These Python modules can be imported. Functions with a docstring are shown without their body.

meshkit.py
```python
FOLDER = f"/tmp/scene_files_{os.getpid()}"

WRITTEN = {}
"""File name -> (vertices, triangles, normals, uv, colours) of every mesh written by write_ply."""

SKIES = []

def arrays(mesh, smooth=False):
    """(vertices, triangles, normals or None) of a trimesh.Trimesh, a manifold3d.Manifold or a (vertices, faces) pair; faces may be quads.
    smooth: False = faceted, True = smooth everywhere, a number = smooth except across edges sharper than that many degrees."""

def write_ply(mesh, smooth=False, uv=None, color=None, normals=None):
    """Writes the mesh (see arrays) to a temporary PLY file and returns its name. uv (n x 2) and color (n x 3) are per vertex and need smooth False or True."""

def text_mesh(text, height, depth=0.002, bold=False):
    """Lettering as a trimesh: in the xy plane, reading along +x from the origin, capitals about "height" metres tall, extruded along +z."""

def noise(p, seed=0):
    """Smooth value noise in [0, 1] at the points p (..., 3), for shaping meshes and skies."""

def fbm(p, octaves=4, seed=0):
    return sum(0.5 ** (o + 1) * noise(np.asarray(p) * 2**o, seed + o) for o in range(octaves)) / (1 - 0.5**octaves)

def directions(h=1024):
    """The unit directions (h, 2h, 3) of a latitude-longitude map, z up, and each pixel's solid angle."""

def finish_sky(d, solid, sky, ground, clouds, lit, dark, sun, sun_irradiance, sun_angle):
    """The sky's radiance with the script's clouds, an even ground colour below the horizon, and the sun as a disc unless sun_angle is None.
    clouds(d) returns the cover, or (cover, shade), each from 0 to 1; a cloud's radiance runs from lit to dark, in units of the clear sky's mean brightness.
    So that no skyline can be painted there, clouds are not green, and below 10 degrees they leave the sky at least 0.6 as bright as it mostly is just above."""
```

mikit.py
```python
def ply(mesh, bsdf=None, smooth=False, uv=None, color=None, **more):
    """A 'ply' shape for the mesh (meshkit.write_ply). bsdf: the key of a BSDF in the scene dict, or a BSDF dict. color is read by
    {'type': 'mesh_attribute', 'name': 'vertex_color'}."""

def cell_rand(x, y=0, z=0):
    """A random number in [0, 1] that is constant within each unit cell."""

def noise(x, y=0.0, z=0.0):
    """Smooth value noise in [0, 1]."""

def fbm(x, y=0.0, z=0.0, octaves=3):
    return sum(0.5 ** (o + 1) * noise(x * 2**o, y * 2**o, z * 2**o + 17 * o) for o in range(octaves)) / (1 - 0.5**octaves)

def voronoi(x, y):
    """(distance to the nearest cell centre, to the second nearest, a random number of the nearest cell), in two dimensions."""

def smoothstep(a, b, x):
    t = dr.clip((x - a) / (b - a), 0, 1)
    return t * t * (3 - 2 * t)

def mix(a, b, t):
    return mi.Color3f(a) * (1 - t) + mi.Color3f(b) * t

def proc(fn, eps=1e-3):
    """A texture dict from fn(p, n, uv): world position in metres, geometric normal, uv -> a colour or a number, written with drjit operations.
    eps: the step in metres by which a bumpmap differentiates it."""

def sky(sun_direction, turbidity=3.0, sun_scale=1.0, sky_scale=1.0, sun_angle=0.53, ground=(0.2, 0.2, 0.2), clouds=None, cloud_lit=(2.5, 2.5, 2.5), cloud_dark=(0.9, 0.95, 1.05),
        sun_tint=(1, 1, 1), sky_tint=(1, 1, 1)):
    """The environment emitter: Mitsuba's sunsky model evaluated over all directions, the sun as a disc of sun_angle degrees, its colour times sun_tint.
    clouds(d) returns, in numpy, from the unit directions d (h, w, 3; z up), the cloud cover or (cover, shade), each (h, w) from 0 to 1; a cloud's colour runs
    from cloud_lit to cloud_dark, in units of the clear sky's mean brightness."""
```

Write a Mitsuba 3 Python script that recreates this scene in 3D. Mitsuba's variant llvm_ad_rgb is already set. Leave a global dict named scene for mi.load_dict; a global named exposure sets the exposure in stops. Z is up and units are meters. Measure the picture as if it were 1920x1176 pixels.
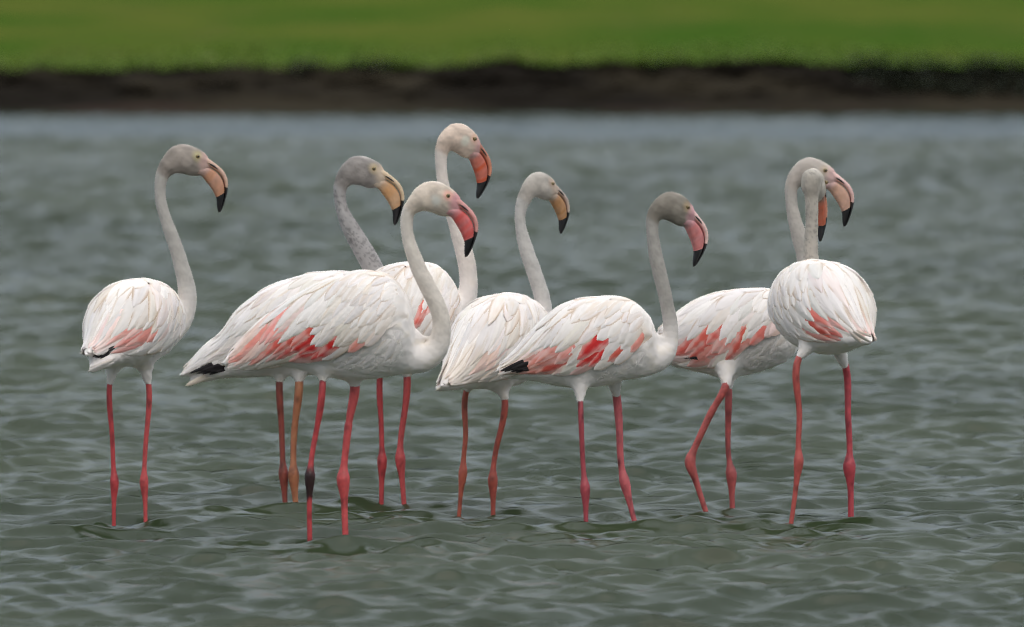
import math
import numpy as np
import drjit as dr
import mitsuba as mi
import trimesh
from scipy.sparse import csr_matrix
from scipy.interpolate import PchipInterpolator, CubicSpline
import mikit
import meshkit

T = mi.ScalarTransform4f
scene, labels = {}, {}

# ------------------------------------------------------------------ camera, sky, exposure
FOCAL = 20000.0            # focal length in pixels of a 1920 pixel wide picture (a long telephoto lens)
CAM_H = 1.6
TILT = math.atan((588 + 265) / FOCAL)
FWD = np.array([0.0, math.cos(TILT), -math.sin(TILT)])
UP = np.array([0.0, math.sin(TILT), math.cos(TILT)])
EYE = np.array([0.0, 0.0, CAM_H])
scene['camera'] = {
    'type': 'thinlens', 'fov': math.degrees(2 * math.atan(960 / FOCAL)), 'fov_axis': 'x',
    'to_world': T().look_at(origin=EYE.tolist(), target=(EYE + FWD * 10).tolist(), up=[0, 0, 1]),
    'aperture_radius': 0.030, 'focus_distance': 25.7, 'near_clip': 0.1, 'far_clip': 8000.0}


def overcast(d):
    """a closed cloud cover, thin and bright overhead, dark and heavy lower down"""
    z = np.clip(d[..., 2], 0, 1)
    lumps = meshkit.fbm(np.stack([d[..., 0] / (z + 0.18) * 1.3, d[..., 1] / (z + 0.18) * 1.3, 0 * z], -1), 4, 3) - 0.5
    return np.ones_like(z), np.clip((1 - z) ** 0.42 + lumps * 0.35, 0, 1)


scene['sky'] = mikit.sky((0.22, -0.72, 1.0), turbidity=3, sun_scale=0.20, sun_angle=60, sun_tint=(0.90, 0.97, 1.10), clouds=overcast,
                         cloud_lit=(4.1, 4.35, 4.6), cloud_dark=(0.56, 0.69, 0.83), ground=(0.1, 0.12, 0.09))
exposure = 2.4


def smooth01(a, b, x):
    t = np.clip((x - a) / (b - a), 0, 1)
    return t * t * (3 - 2 * t)


# ------------------------------------------------------------------ materials
def bsdf(key, d):
    scene[key] = d


VC = {'type': 'mesh_attribute', 'name': 'vertex_color'}


def down_relief(p, n, uv):
    a = mikit.fbm(p.x * 70, p.y * 70, p.z * 45, octaves=3)
    b = mikit.fbm(p.x * 260, p.y * 260, p.z * 120, octaves=2)
    return a * 0.0028 + b * 0.0010


def frac(x):
    return x - dr.floor(x)


def dye(col, u, v):
    """uv of a feather: the fractions run across and along it, the whole numbers carry its dye (red and green in x, blue in y)"""
    r, g, b = (int(round(99 * math.sqrt(min(max(float(c), 0), 1)))) for c in col)
    return np.stack([r * 100 + g + 0.02 + 0.96 * u, b + 0.02 + 0.96 * v], -1).reshape(-1, 2)


def feather_tint(p, n, uv):
    rg, b = dr.floor(uv.x), dr.floor(uv.y)
    r = dr.floor((rg + 0.5) / 100)
    g = rg - r * 100
    c = mi.Color3f(dr.square(r / 99), dr.square(g / 99), dr.square(b / 99))
    u, v = frac(uv.x), frac(uv.y)
    vein = mikit.noise(dr.abs(u - 0.5) * 9 + v * 3, v * 2.5 + p.x * 30, p.z * 30)
    patch = mikit.fbm(u * 2.2 + p.x * 14, v * 0.9 + p.z * 14, p.y * 14, octaves=3)
    c = c * (0.92 + 0.13 * vein)
    rim = mikit.smoothstep(0.24, 0.48, dr.abs(u - 0.5)) * mikit.smoothstep(0.30, 0.62, mikit.noise(p.x * 22, p.y * 22, p.z * 22))
    c = mikit.mix(c, c * mi.Color3f(0.74, 0.63, 0.52), rim)
    rosy = mikit.smoothstep(0.08, 0.30, c.x - c.y)
    c = mikit.mix(c, mikit.mix(c, [0.79, 0.62, 0.58], 0.50), rosy * mikit.smoothstep(0.45, 0.95, v * 0.7 + dr.abs(u - 0.5) * 0.9 + 0.6 * (mikit.noise(p.x * 60, p.y * 60, p.z * 60) - 0.5)))
    return mikit.mix(c, c * mi.Color3f(0.92, 0.85, 0.77), 0.8 * mikit.smoothstep(0.48, 0.72, patch))


def barb_relief(p, n, uv0):
    uv = mi.Point2f(frac(uv0.x), frac(uv0.y))
    side = dr.abs(uv.x - 0.5)
    barbs = mikit.noise(side * 5.0 + uv.y * 34.0 + mikit.noise(uv.y * 5, p.x * 40) * 2.0, p.z * 60, 2.0)
    shaft = dr.exp(-dr.square(side / 0.03))
    return barbs * 0.0006 + shaft * 0.0006 + mikit.fbm(p.x * 90, p.y * 90, p.z * 60, octaves=2) * 0.0014


bsdf('down', {'type': 'twosided', 'b': {'type': 'bumpmap', 'scale': 1.0, 'h': mikit.proc(down_relief),
     'b': {'type': 'principled', 'base_color': VC, 'roughness': 0.9, 'specular': 0.2, 'sheen': 0.3}}})
bsdf('feather', {'type': 'twosided', 'b': {'type': 'bumpmap', 'scale': 1.0, 'h': mikit.proc(barb_relief),
     'b': {'type': 'principled', 'base_color': mikit.proc(feather_tint), 'roughness': 0.75, 'specular': 0.3, 'sheen': 0.3}}})
bsdf('horn', {'type': 'twosided', 'b': {'type': 'principled', 'base_color': VC, 'roughness': 0.38, 'specular': 0.5}})
bsdf('black_horn', {'type': 'twosided', 'b': {'type': 'principled', 'base_color': {'type': 'rgb', 'value': [0.012, 0.011, 0.012]}, 'roughness': 0.4}})
bsdf('leg_skin', {'type': 'twosided', 'b': {'type': 'bumpmap', 'scale': 1.0,
     'h': mikit.proc(lambda p, n, uv: mikit.fbm(p.x * 300, p.y * 300, p.z * 180, octaves=2) * 0.0012),
     'b': {'type': 'principled', 'base_color': VC, 'roughness': 0.36, 'specular': 0.5}}})
bsdf('iris', {'type': 'principled', 'base_color': {'type': 'rgb', 'value': [0.20, 0.14, 0.06]}, 'roughness': 0.25})
bsdf('pupil', {'type': 'principled', 'base_color': {'type': 'rgb', 'value': [0.01, 0.01, 0.01]}, 'roughness': 0.15})

WATER_BODY = [0.050, 0.060, 0.032]


def ripple_relief(p, n, uv):
    a = mikit.noise(p.x * 17 + mikit.noise(p.x * 3, p.y * 3) * 2, p.y * 21, 1.0)
    b = mikit.noise(p.x * 38, p.y * 44, 7.0)
    return (a * 0.0019 + b * 0.0006) * (1 - 0.85 * mikit.smoothstep(60.5, 61.8, p.y))


def water_tint(p, n, uv):
    m = mikit.fbm(p.x * 0.8, p.y * 0.5, 3.0, octaves=3)
    return mikit.mix([0.020, 0.031, 0.013], [0.034, 0.046, 0.023], mikit.smoothstep(0.25, 0.75, m))


bsdf('lake_surface', {'type': 'bumpmap', 'scale': 1.0, 'h': mikit.proc(ripple_relief),
     'b': {'type': 'roughplastic', 'alpha': 0.05, 'int_ior': 1.33, 'diffuse_reflectance': mikit.proc(water_tint), 'nonlinear': False}})


def field_tint(p, n, uv):
    a = mikit.fbm(p.x * 0.7, p.y * 0.16, 1.0, octaves=4)
    b = mikit.fbm(p.x * 2.2, p.y * 0.8, 9.0, octaves=3)
    c = mikit.mix([0.042, 0.088, 0.012], [0.086, 0.106, 0.020], mikit.smoothstep(0.2, 0.8, a))
    return mikit.mix(c, [0.085, 0.095, 0.026], 0.5 * mikit.smoothstep(0.58, 0.8, b))


def soil_tint(p, n, uv):
    a = mikit.fbm(p.x * 1.3, p.y * 2.0, p.z * 5, octaves=4)
    c = mikit.mix([0.010, 0.008, 0.006], [0.027, 0.022, 0.0145], mikit.smoothstep(0.35, 0.72, a))
    return c


bsdf('field_grass', {'type': 'twosided', 'b': {'type': 'diffuse', 'reflectance': mikit.proc(field_tint)}})
bsdf('soil', {'type': 'twosided', 'b': {'type': 'principled', 'base_color': mikit.proc(soil_tint), 'roughness': 0.95, 'specular': 0.05}})
bsdf('mud', {'type': 'twosided', 'b': {'type': 'principled', 'base_color': mikit.proc(
    lambda p, n, uv: mikit.mix([0.016, 0.008, 0.0055], [0.028, 0.017, 0.012], mikit.fbm(p.x * 2, p.y * 6, 1.0, octaves=3))), 'roughness': 0.9, 'specular': 0.08}})
bsdf('grass_blade', {'type': 'twosided', 'b': {'type': 'principled', 'base_color': VC, 'roughness': 0.6, 'specular': 0.3}})


# ------------------------------------------------------------------ helpers
def grid_faces(nr, nc, closed=False):
    r = np.arange(nr - 1)[:, None]
    c = np.arange(nc if closed else nc - 1)[None, :]
    a = r * nc + c
    b = r * nc + (c + 1) % nc
    q = np.stack([a, b, b + nc, a + nc], -1).reshape(-1, 4)
    return np.vstack([q[:, [0, 1, 2]], q[:, [0, 2, 3]]])


def struct(name, mesh, m, label, kind='structure', **kw):
    scene[name] = mikit.ply(mesh, m, **kw)
    labels[name] = {'kind': kind, 'label': label}


# ------------------------------------------------------------------ lake
def lake():
    rng = np.random.default_rng(11)
    SHORE = 68.4
    y = np.concatenate([np.linspace(2, 17.5, 60, endpoint=False), np.exp(np.linspace(math.log(17.5), math.log(SHORE), 3000))])
    inner = np.linspace(-0.058, 0.058, 240)
    outer = np.array([0.066, 0.072, 0.082, 0.1, 0.13, 0.18, 0.28, 0.5, 1.0, 2.5])
    u = np.concatenate([-outer[::-1], inner, outer])
    Y, U = np.meshgrid(y, u, indexing='ij')
    X = U * Y
    Z = np.zeros_like(X)
    DX = np.zeros_like(X)
    DY = np.zeros_like(X)
    lee = 1 - 0.80 * smooth01(60.5, 61.8, Y + 0.25 * np.sin(X * 0.9))
    gust = 0.80 + 0.4 * meshkit.fbm(np.stack([X * 0.45, Y * 0.22, 0 * X], -1), 3, 5)
    spacing = 0.00047 * Y
    n = 96
    lam = np.exp(rng.uniform(math.log(0.05), math.log(1.1), n))
    for i in range(n):
        k = 2 * math.pi / lam[i]
        th = math.radians(-82 + rng.normal() * 24)
        kx, ky = k * math.cos(th), k * math.sin(th)
        slope = np.interp(lam[i], [0.05, 0.12, 0.16, 0.34, 0.5, 1.1], [0.074, 0.072, 0.062, 0.042, 0.020, 0.014])
        a = slope / k
        fade = smooth01(2.2, 4.5, lam[i] / spacing)
        env = 0.55 + 0.9 * meshkit.noise(np.stack([X / (lam[i] * 3.2), Y / (lam[i] * 4.5), 0 * X + i], -1), i)
        ph = kx * X + ky * Y + rng.uniform(0, 6.28)
        w = a * fade * env
        Z += w * np.sin(ph)
        DX += w * kx / k * np.cos(ph) * (0.3 if lam[i] < 0.14 else 0.45)
        DY += w * ky / k * np.cos(ph) * (0.3 if lam[i] < 0.14 else 0.45)
    A = lee * gust
    V = np.stack([X + DX * A, Y + DY * A, Z * A - 0.005], -1).reshape(-1, 3)
    F = grid_faces(len(y), len(u))
    struct('lake_water', (V, F), 'lake_surface', 'choppy grey-green lake water around the wading birds', smooth=True)


lake()


# ------------------------------------------------------------------ far bank and field
def bank_top(x):
    p = np.stack([x, 0 * x, 0 * x], -1)
    return 0.285 + 0.008 * np.sin(x * 0.8 + 1) + 0.004 * np.clip(x, -6, 6) + 0.05 * (meshkit.fbm(p * 1.3, 3, 61) - 0.5) + 0.045 * (meshkit.fbm(p * 6.0, 2, 62) - 0.5)


def bank():
    x = np.concatenate([[-400, -150, -60, -30, -15], np.linspace(-8, 8, 420), [15, 30, 60, 150, 400]])
    t = np.linspace(0, 1, 40)
    Xg, Tg = np.meshgrid(x, t)
    base_y = 67.7 + 0.10 * np.sin(Xg * 0.9) + 0.06 * np.sin(Xg * 2.3 + 1)
    prof_y = np.interp(Tg, [0, 0.3, 1], [-0.5, 0.12, 0.75])
    prof_z = np.interp(Tg, [0, 0.3, 1], [-0.10, 0.035, 1.0])
    zz = np.where(Tg <= 0.3, prof_z, 0.035 + (prof_z - 0.035) / 0.965 * (bank_top(np.clip(Xg, -20, 20)) - 0.035))
    lump = meshkit.fbm(np.stack([Xg * 4.5, zz * 14, Tg * 3], -1), 4, 3) - 0.5
    amp = smooth01(0.28, 0.5, Tg) * (1 - smooth01(0.9, 1.0, Tg) * 0.8)
    V = np.stack([Xg, base_y + prof_y - lump * amp * 0.45, zz + lump * amp * 0.05], -1).reshape(-1, 3)
    struct('bank', (V, grid_faces(*Xg.shape)), 'soil', 'dark eroded earth bank along the far shore of the lake', smooth=True)
    # wet mud ledge at the foot of the bank
    t = np.linspace(0, 1, 8)
    xm = np.concatenate([[-400, -60, -15], np.linspace(-8, 8, 200), [15, 60, 400]])
    Xg, Tg = np.meshgrid(xm, t)
    by = 67.45 + 0.10 * np.sin(Xg * 0.9) + 0.08 * np.sin(Xg * 1.7 + 2)
    zz = np.interp(Tg, [0, 1], [-0.03, 0.035]) + 0.02 * (meshkit.fbm(np.stack([Xg * 3, Tg * 5, 0 * Xg], -1), 3, 8) - 0.5)
    V = np.stack([Xg, by + Tg * 0.5, zz], -1).reshape(-1, 3)
    struct('mud_ledge', (V, grid_faces(*Xg.shape)), 'mud', 'thin brown wet mud strip at the foot of the far bank', smooth=True)
    # field
    y = np.concatenate([np.linspace(68.42, 110, 180), [130, 170, 250, 400, 800, 1600, 3000]])
    x = np.concatenate([[-1500, -400, -150, -60, -30, -15], np.linspace(-9, 9, 120), [15, 30, 60, 150, 400, 1500]])
    Xg, Yg = np.meshgrid(x, y)
    zz = bank_top(np.clip(Xg, -20, 20)) + 0.004 + 0.05 * (meshkit.fbm(np.stack([Xg * 0.5, Yg * 0.3, 0 * Xg], -1), 3, 21) - 0.5) * smooth01(68.4, 70, Yg) \
        + 0.0012 * np.clip(Yg - 70, 0, 200)
    V = np.stack([Xg, Yg, zz], -1).reshape(-1, 3)
    struct('field', (V, grid_faces(*Xg.shape)), 'field_grass', 'flat bright green meadow behind the far bank', smooth=True)
    # grass: blades in tufts
    rng = np.random.default_rng(5)
    n = 10000
    yy = 68.25 + 5.5 * rng.random(n) ** 2.2
    xx = (rng.random(n) * 2 - 1) * (yy * 0.048 + 1.8)
    edge = rng.random(n) < 0.3
    yy = np.where(edge, 68.2 + rng.random(n) * 0.5, yy)
    patch = meshkit.fbm(np.stack([xx * 0.5, yy * 0.15, 0 * xx], -1), 3, 31)
    ground = bank_top(xx) + 0.0012 * np.clip(yy - 70, 0, 200)
    h = rng.uniform(0.020, 0.042, n) * (0.5 + 0.9 * patch)
    ang = rng.uniform(0, 6.28, n)
    lean = rng.uniform(0.1, 0.8, n) * h
    wd = rng.uniform(0.006, 0.012, n)
    c, s = np.cos(ang), np.sin(ang)
    b = np.stack([xx, yy, ground - 0.01], -1)
    side = np.stack([-s, c, 0 * s], -1) * wd[:, None]
    mid = b + np.stack([c * lean * 0.4, s * lean * 0.4, h * 0.65], -1)
    tip = b + np.stack([c * lean, s * lean, h], -1)
    V = np.stack([b - side, b + side, mid + side * 0.8, mid - side * 0.8, tip], 1).reshape(-1, 3)
    o = (np.arange(n) * 5)[:, None]
    F = np.concatenate([o + [0, 1, 2], o + [0, 2, 3], o + [3, 2, 4]])
    base = np.array([0.085, 0.145, 0.012])[None] + rng.normal(size=(n, 1)) * np.array([[0.006, 0.008, 0.002]]) + (patch[:, None] - 0.5) * np.array([[0.06, 0.05, 0.015]])
    dry = rng.random(n) < 0.06
    base[dry] = [0.16, 0.17, 0.06]
    C = np.repeat(np.clip(base, 0.01, 1), 5, axis=0)
    struct('grass', (V, F), 'grass_blade', 'short green grass growing on the meadow behind the bank', kind='stuff', color=C)
    labels['grass']['category'] = 'grass'
    # rank weeds hanging over the edge of the bank and growing on its face, thickest at the right
    rng = np.random.default_rng(8)
    n = 9000
    xx = rng.uniform(-6, 6, n)
    clump = meshkit.fbm(np.stack([xx * 1.1, 0 * xx, 0 * xx], -1), 3, 77)
    keep = clump + 0.10 * smooth01(0.6, 3.0, xx) > 0.50 + 0.12 * rng.random(n)
    xx, clump = xx[keep], clump[keep]
    n = len(xx)
    down = rng.random(n) ** 1.6 * (0.25 + 0.45 * smooth01(0.5, 3.0, xx))
    base = np.stack([xx, 68.42 - down * 0.55 + 0.10 * np.sin(xx * 0.9), bank_top(xx) * (1 - down) - 0.01], -1)
    h = rng.uniform(0.03, 0.085, n)
    ang = rng.uniform(0, 6.28, n)
    c, s = np.cos(ang), np.sin(ang)
    side = np.stack([-s, c, 0 * s], -1) * rng.uniform(0.006, 0.013, n)[:, None]
    lean = h * rng.uniform(0.2, 1.2, n)
    mid = base + np.stack([c * lean * 0.5, s * lean * 0.5 - 0.03, h * 0.7], -1)
    tip = base + np.stack([c * lean, s * lean - 0.07, h * rng.uniform(0.2, 1.0, n)], -1)
    V = np.stack([base - side, base + side, mid + side * 0.8, mid - side * 0.8, tip], 1).reshape(-1, 3)
    o = (np.arange(n) * 5)[:, None]
    F = np.concatenate([o + [0, 1, 2], o + [0, 2, 3], o + [3, 2, 4]])
    base_c = np.array([0.018, 0.023, 0.010]) + rng.normal(size=(n, 1)) * np.array([[0.003, 0.004, 0.001]])
    struct('bank_weeds', (V, F), 'grass_blade', 'dark green weeds hanging over the edge of the far bank', kind='stuff', color=np.repeat(np.clip(base_c, 0.006, 1), 5, axis=0))
    labels['bank_weeds']['category'] = 'weeds'


bank()


# ------------------------------------------------------------------ flamingos
def spline(pts, n):
    pts = np.asarray(pts, float)
    t = np.concatenate([[0], np.cumsum(np.linalg.norm(np.diff(pts[:, :3], axis=0), axis=1))])
    return PchipInterpolator(t, pts)(np.linspace(0, t[-1], n)) if len(pts) < 3 else CubicSpline(t, pts)(np.linspace(0, t[-1], n))


def point(px, py, depth):
    """the world point that stands at the distance depth (along y) where the photograph shows px, py"""
    d = FWD + np.array([1.0, 0, 0]) * (px - 960) / FOCAL + UP * (588 - py) / FOCAL
    return EYE + d * (depth / d[1])


def surface_nets(f, origin, h):
    """mesh of the zero level of the grid f (negative inside)"""
    inside = f < 0
    nx, ny, nz = f.shape
    corners = [(a, b, c) for a in (0, 1) for b in (0, 1) for c in (0, 1)]
    cnt = sum(inside[a:nx - 1 + a, b:ny - 1 + b, c:nz - 1 + c].astype(np.int8) for a, b, c in corners)
    act = (cnt > 0) & (cnt < 8)
    idx = np.full(act.shape, -1, np.int64)
    cells = np.argwhere(act)
    idx[act] = np.arange(len(cells))
    acc = np.zeros((len(cells), 3))
    num = np.zeros(len(cells))
    for i, p in enumerate(corners):
        for j, q in enumerate(corners):
            if j <= i or sum(abs(u - v) for u, v in zip(p, q)) != 1:
                continue
            fp = f[cells[:, 0] + p[0], cells[:, 1] + p[1], cells[:, 2] + p[2]]
            fq = f[cells[:, 0] + q[0], cells[:, 1] + q[1], cells[:, 2] + q[2]]
            cross = (fp < 0) != (fq < 0)
            t = np.where(cross, fp / np.where(cross, fp - fq, 1), 0)[:, None]
            pt = np.array(p) + t * (np.array(q) - np.array(p))
            acc += np.where(cross[:, None], pt, 0)
            num += cross
    V = origin + h * (cells + acc / num[:, None])
    faces = []
    for ax in range(3):
        b, c = (ax + 1) % 3, (ax + 2) % 3
        lo = [slice(1, None)] * 3
        hi = [slice(1, None)] * 3
        lo[ax], hi[ax] = slice(0, -1), slice(1, None)
        lo = tuple(slice(s.start, d - 1 if s.stop is None else d - 1) if k != ax else slice(0, d - 1) for k, (s, d) in enumerate(zip(lo, f.shape)))
        hi = tuple(slice(1, d - 1) if k != ax else slice(1, d) for k, d in enumerate(f.shape))
        A, B = inside[lo], inside[hi]
        e = np.argwhere(A != B)
        start = np.array([0 if k == ax else 1 for k in range(3)])
        sgn = A[tuple(e.T)]
        e = e + start

        def cell(db, dc):
            g = e.copy()
            g[:, b] -= db
            g[:, c] -= dc
            return idx[tuple(g.T)]
        q = np.stack([cell(1, 1), cell(0, 1), cell(0, 0), cell(1, 0)], 1)
        q[~sgn] = q[~sgn][:, ::-1]
        faces.append(q)
    q = np.vstack(faces)
    return V, np.vstack([q[:, [0, 1, 2]], q[:, [0, 2, 3]]])


def relax(V, F, rounds):
    """smoothing that keeps the volume: a step towards the neighbours' mean, then a step away"""
    e = np.vstack([F[:, [0, 1]], F[:, [1, 2]], F[:, [2, 0]]])
    e = np.unique(np.sort(e, axis=1), axis=0)
    n = len(V)
    W = csr_matrix((np.ones(2 * len(e)), (np.r_[e[:, 0], e[:, 1]], np.r_[e[:, 1], e[:, 0]])), shape=(n, n))
    deg = np.maximum(np.asarray(W.sum(1)), 1)
    for i in range(rounds):
        V = V + (0.5 if i % 2 == 0 else -0.52) * (W @ V / deg - V)
    return V


def smin(a, b, k):
    h = np.clip(0.5 + 0.5 * (b - a) / k, 0, 1)
    return b * (1 - h) + a * h - k * h * (1 - h)


def tube(path, sides=12, squash=None):
    """closed tube along path (x, y, z, r)"""
    P, R = path[:, :3], path[:, 3]
    t = np.gradient(P, axis=0)
    t /= np.linalg.norm(t, axis=1, keepdims=True)
    ref = np.array([0.0, 1.0, 0.0])
    a = np.cross(t, ref)
    a /= np.linalg.norm(a, axis=1, keepdims=True)
    b = np.cross(t, a)
    ang = np.linspace(0, 2 * math.pi, sides, endpoint=False)
    V = P[:, None] + R[:, None, None] * (np.cos(ang)[None, :, None] * a[:, None] + np.sin(ang)[None, :, None] * b[:, None])
    n = len(P)
    F = grid_faces(n, sides, True)
    V = np.vstack([V.reshape(-1, 3), P[0], P[-1]])
    i = np.arange(sides)
    F = np.vstack([F, np.stack([(i + 1) % sides, i, i * 0 + n * sides], 1),
                   np.stack([i + (n - 1) * sides, (i + 1) % sides + (n - 1) * sides, i * 0 + n * sides + 1], 1)])
    return V, F


# Head and bill as measured in pixels on the bird in front, eye at the origin, x forwards, y up.
EYE0 = np.array([838.5, 365.5])


def rel(*pts):
    return [((x - EYE0[0]), -(y - EYE0[1])) for x, y in pts]


HEAD = [(p[0], p[1], r) for p, r in zip(rel((787, 376), (797, 370), (808, 368), (822, 372), (833, 378), (845, 384)), (19, 24.5, 29, 29, 27.5, 20.5))]
CULMEN = rel((843, 361), (853, 366), (864, 374.5), (875, 384.5), (890, 401), (897, 422), (895, 440), (891, 452), (884.6, 468), (875.5, 483))
MOUTH = rel((846, 386), (855, 389), (864, 392), (872, 397.5), (881, 407), (888, 422), (889, 438), (886.5, 452), (880.5, 468), (874.5, 482))
UNDER = rel((834, 402), (840, 404.5), (846, 408), (852, 416.5), (858.5, 427), (865, 439), (869, 449), (871, 457), (870.5, 470), (872.5, 483.5))
BILL_HW = np.array([16, 14.5, 12.5, 11.5, 11, 10.5, 9.5, 8.5, 6, 2.0])

# Side view of a body, from the tip of the folded wing (0) to the breast (1), in body lengths.
BODY = np.array([(0, -.180, -.205), (.085, -.096, -.212), (.19, .034, -.226), (.29, .137, -.250), (.39, .215, -.283), (.55, .266, -.297), (.70, .276, -.285),
                 (.805, .262, -.262), (.90, .215, -.225), (.966, .145, -.165), (1, .06, -.05)])
WING_EDGE = np.array([(0, -.19), (.2, -.165), (.4, -.165), (.58, -.14), (.7, -.09), (.85, -.03), (.95, .03), (1, .04)])

WHITE = np.array([0.79, 0.737, 0.71])
CREAM = np.array([0.72, 0.64, 0.54])
PALE = np.array([0.80, 0.62, 0.58])
PINK = np.array([0.78, 0.30, 0.26])
CORAL = np.array([0.70, 0.125, 0.095])
RED = np.array([0.58, 0.03, 0.028])
BLACK = np.array([0.012, 0.011, 0.012])


def number(key, n):
    return key if n == 0 else f'{key}_{n:03d}'


COUNT = [0]


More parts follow.
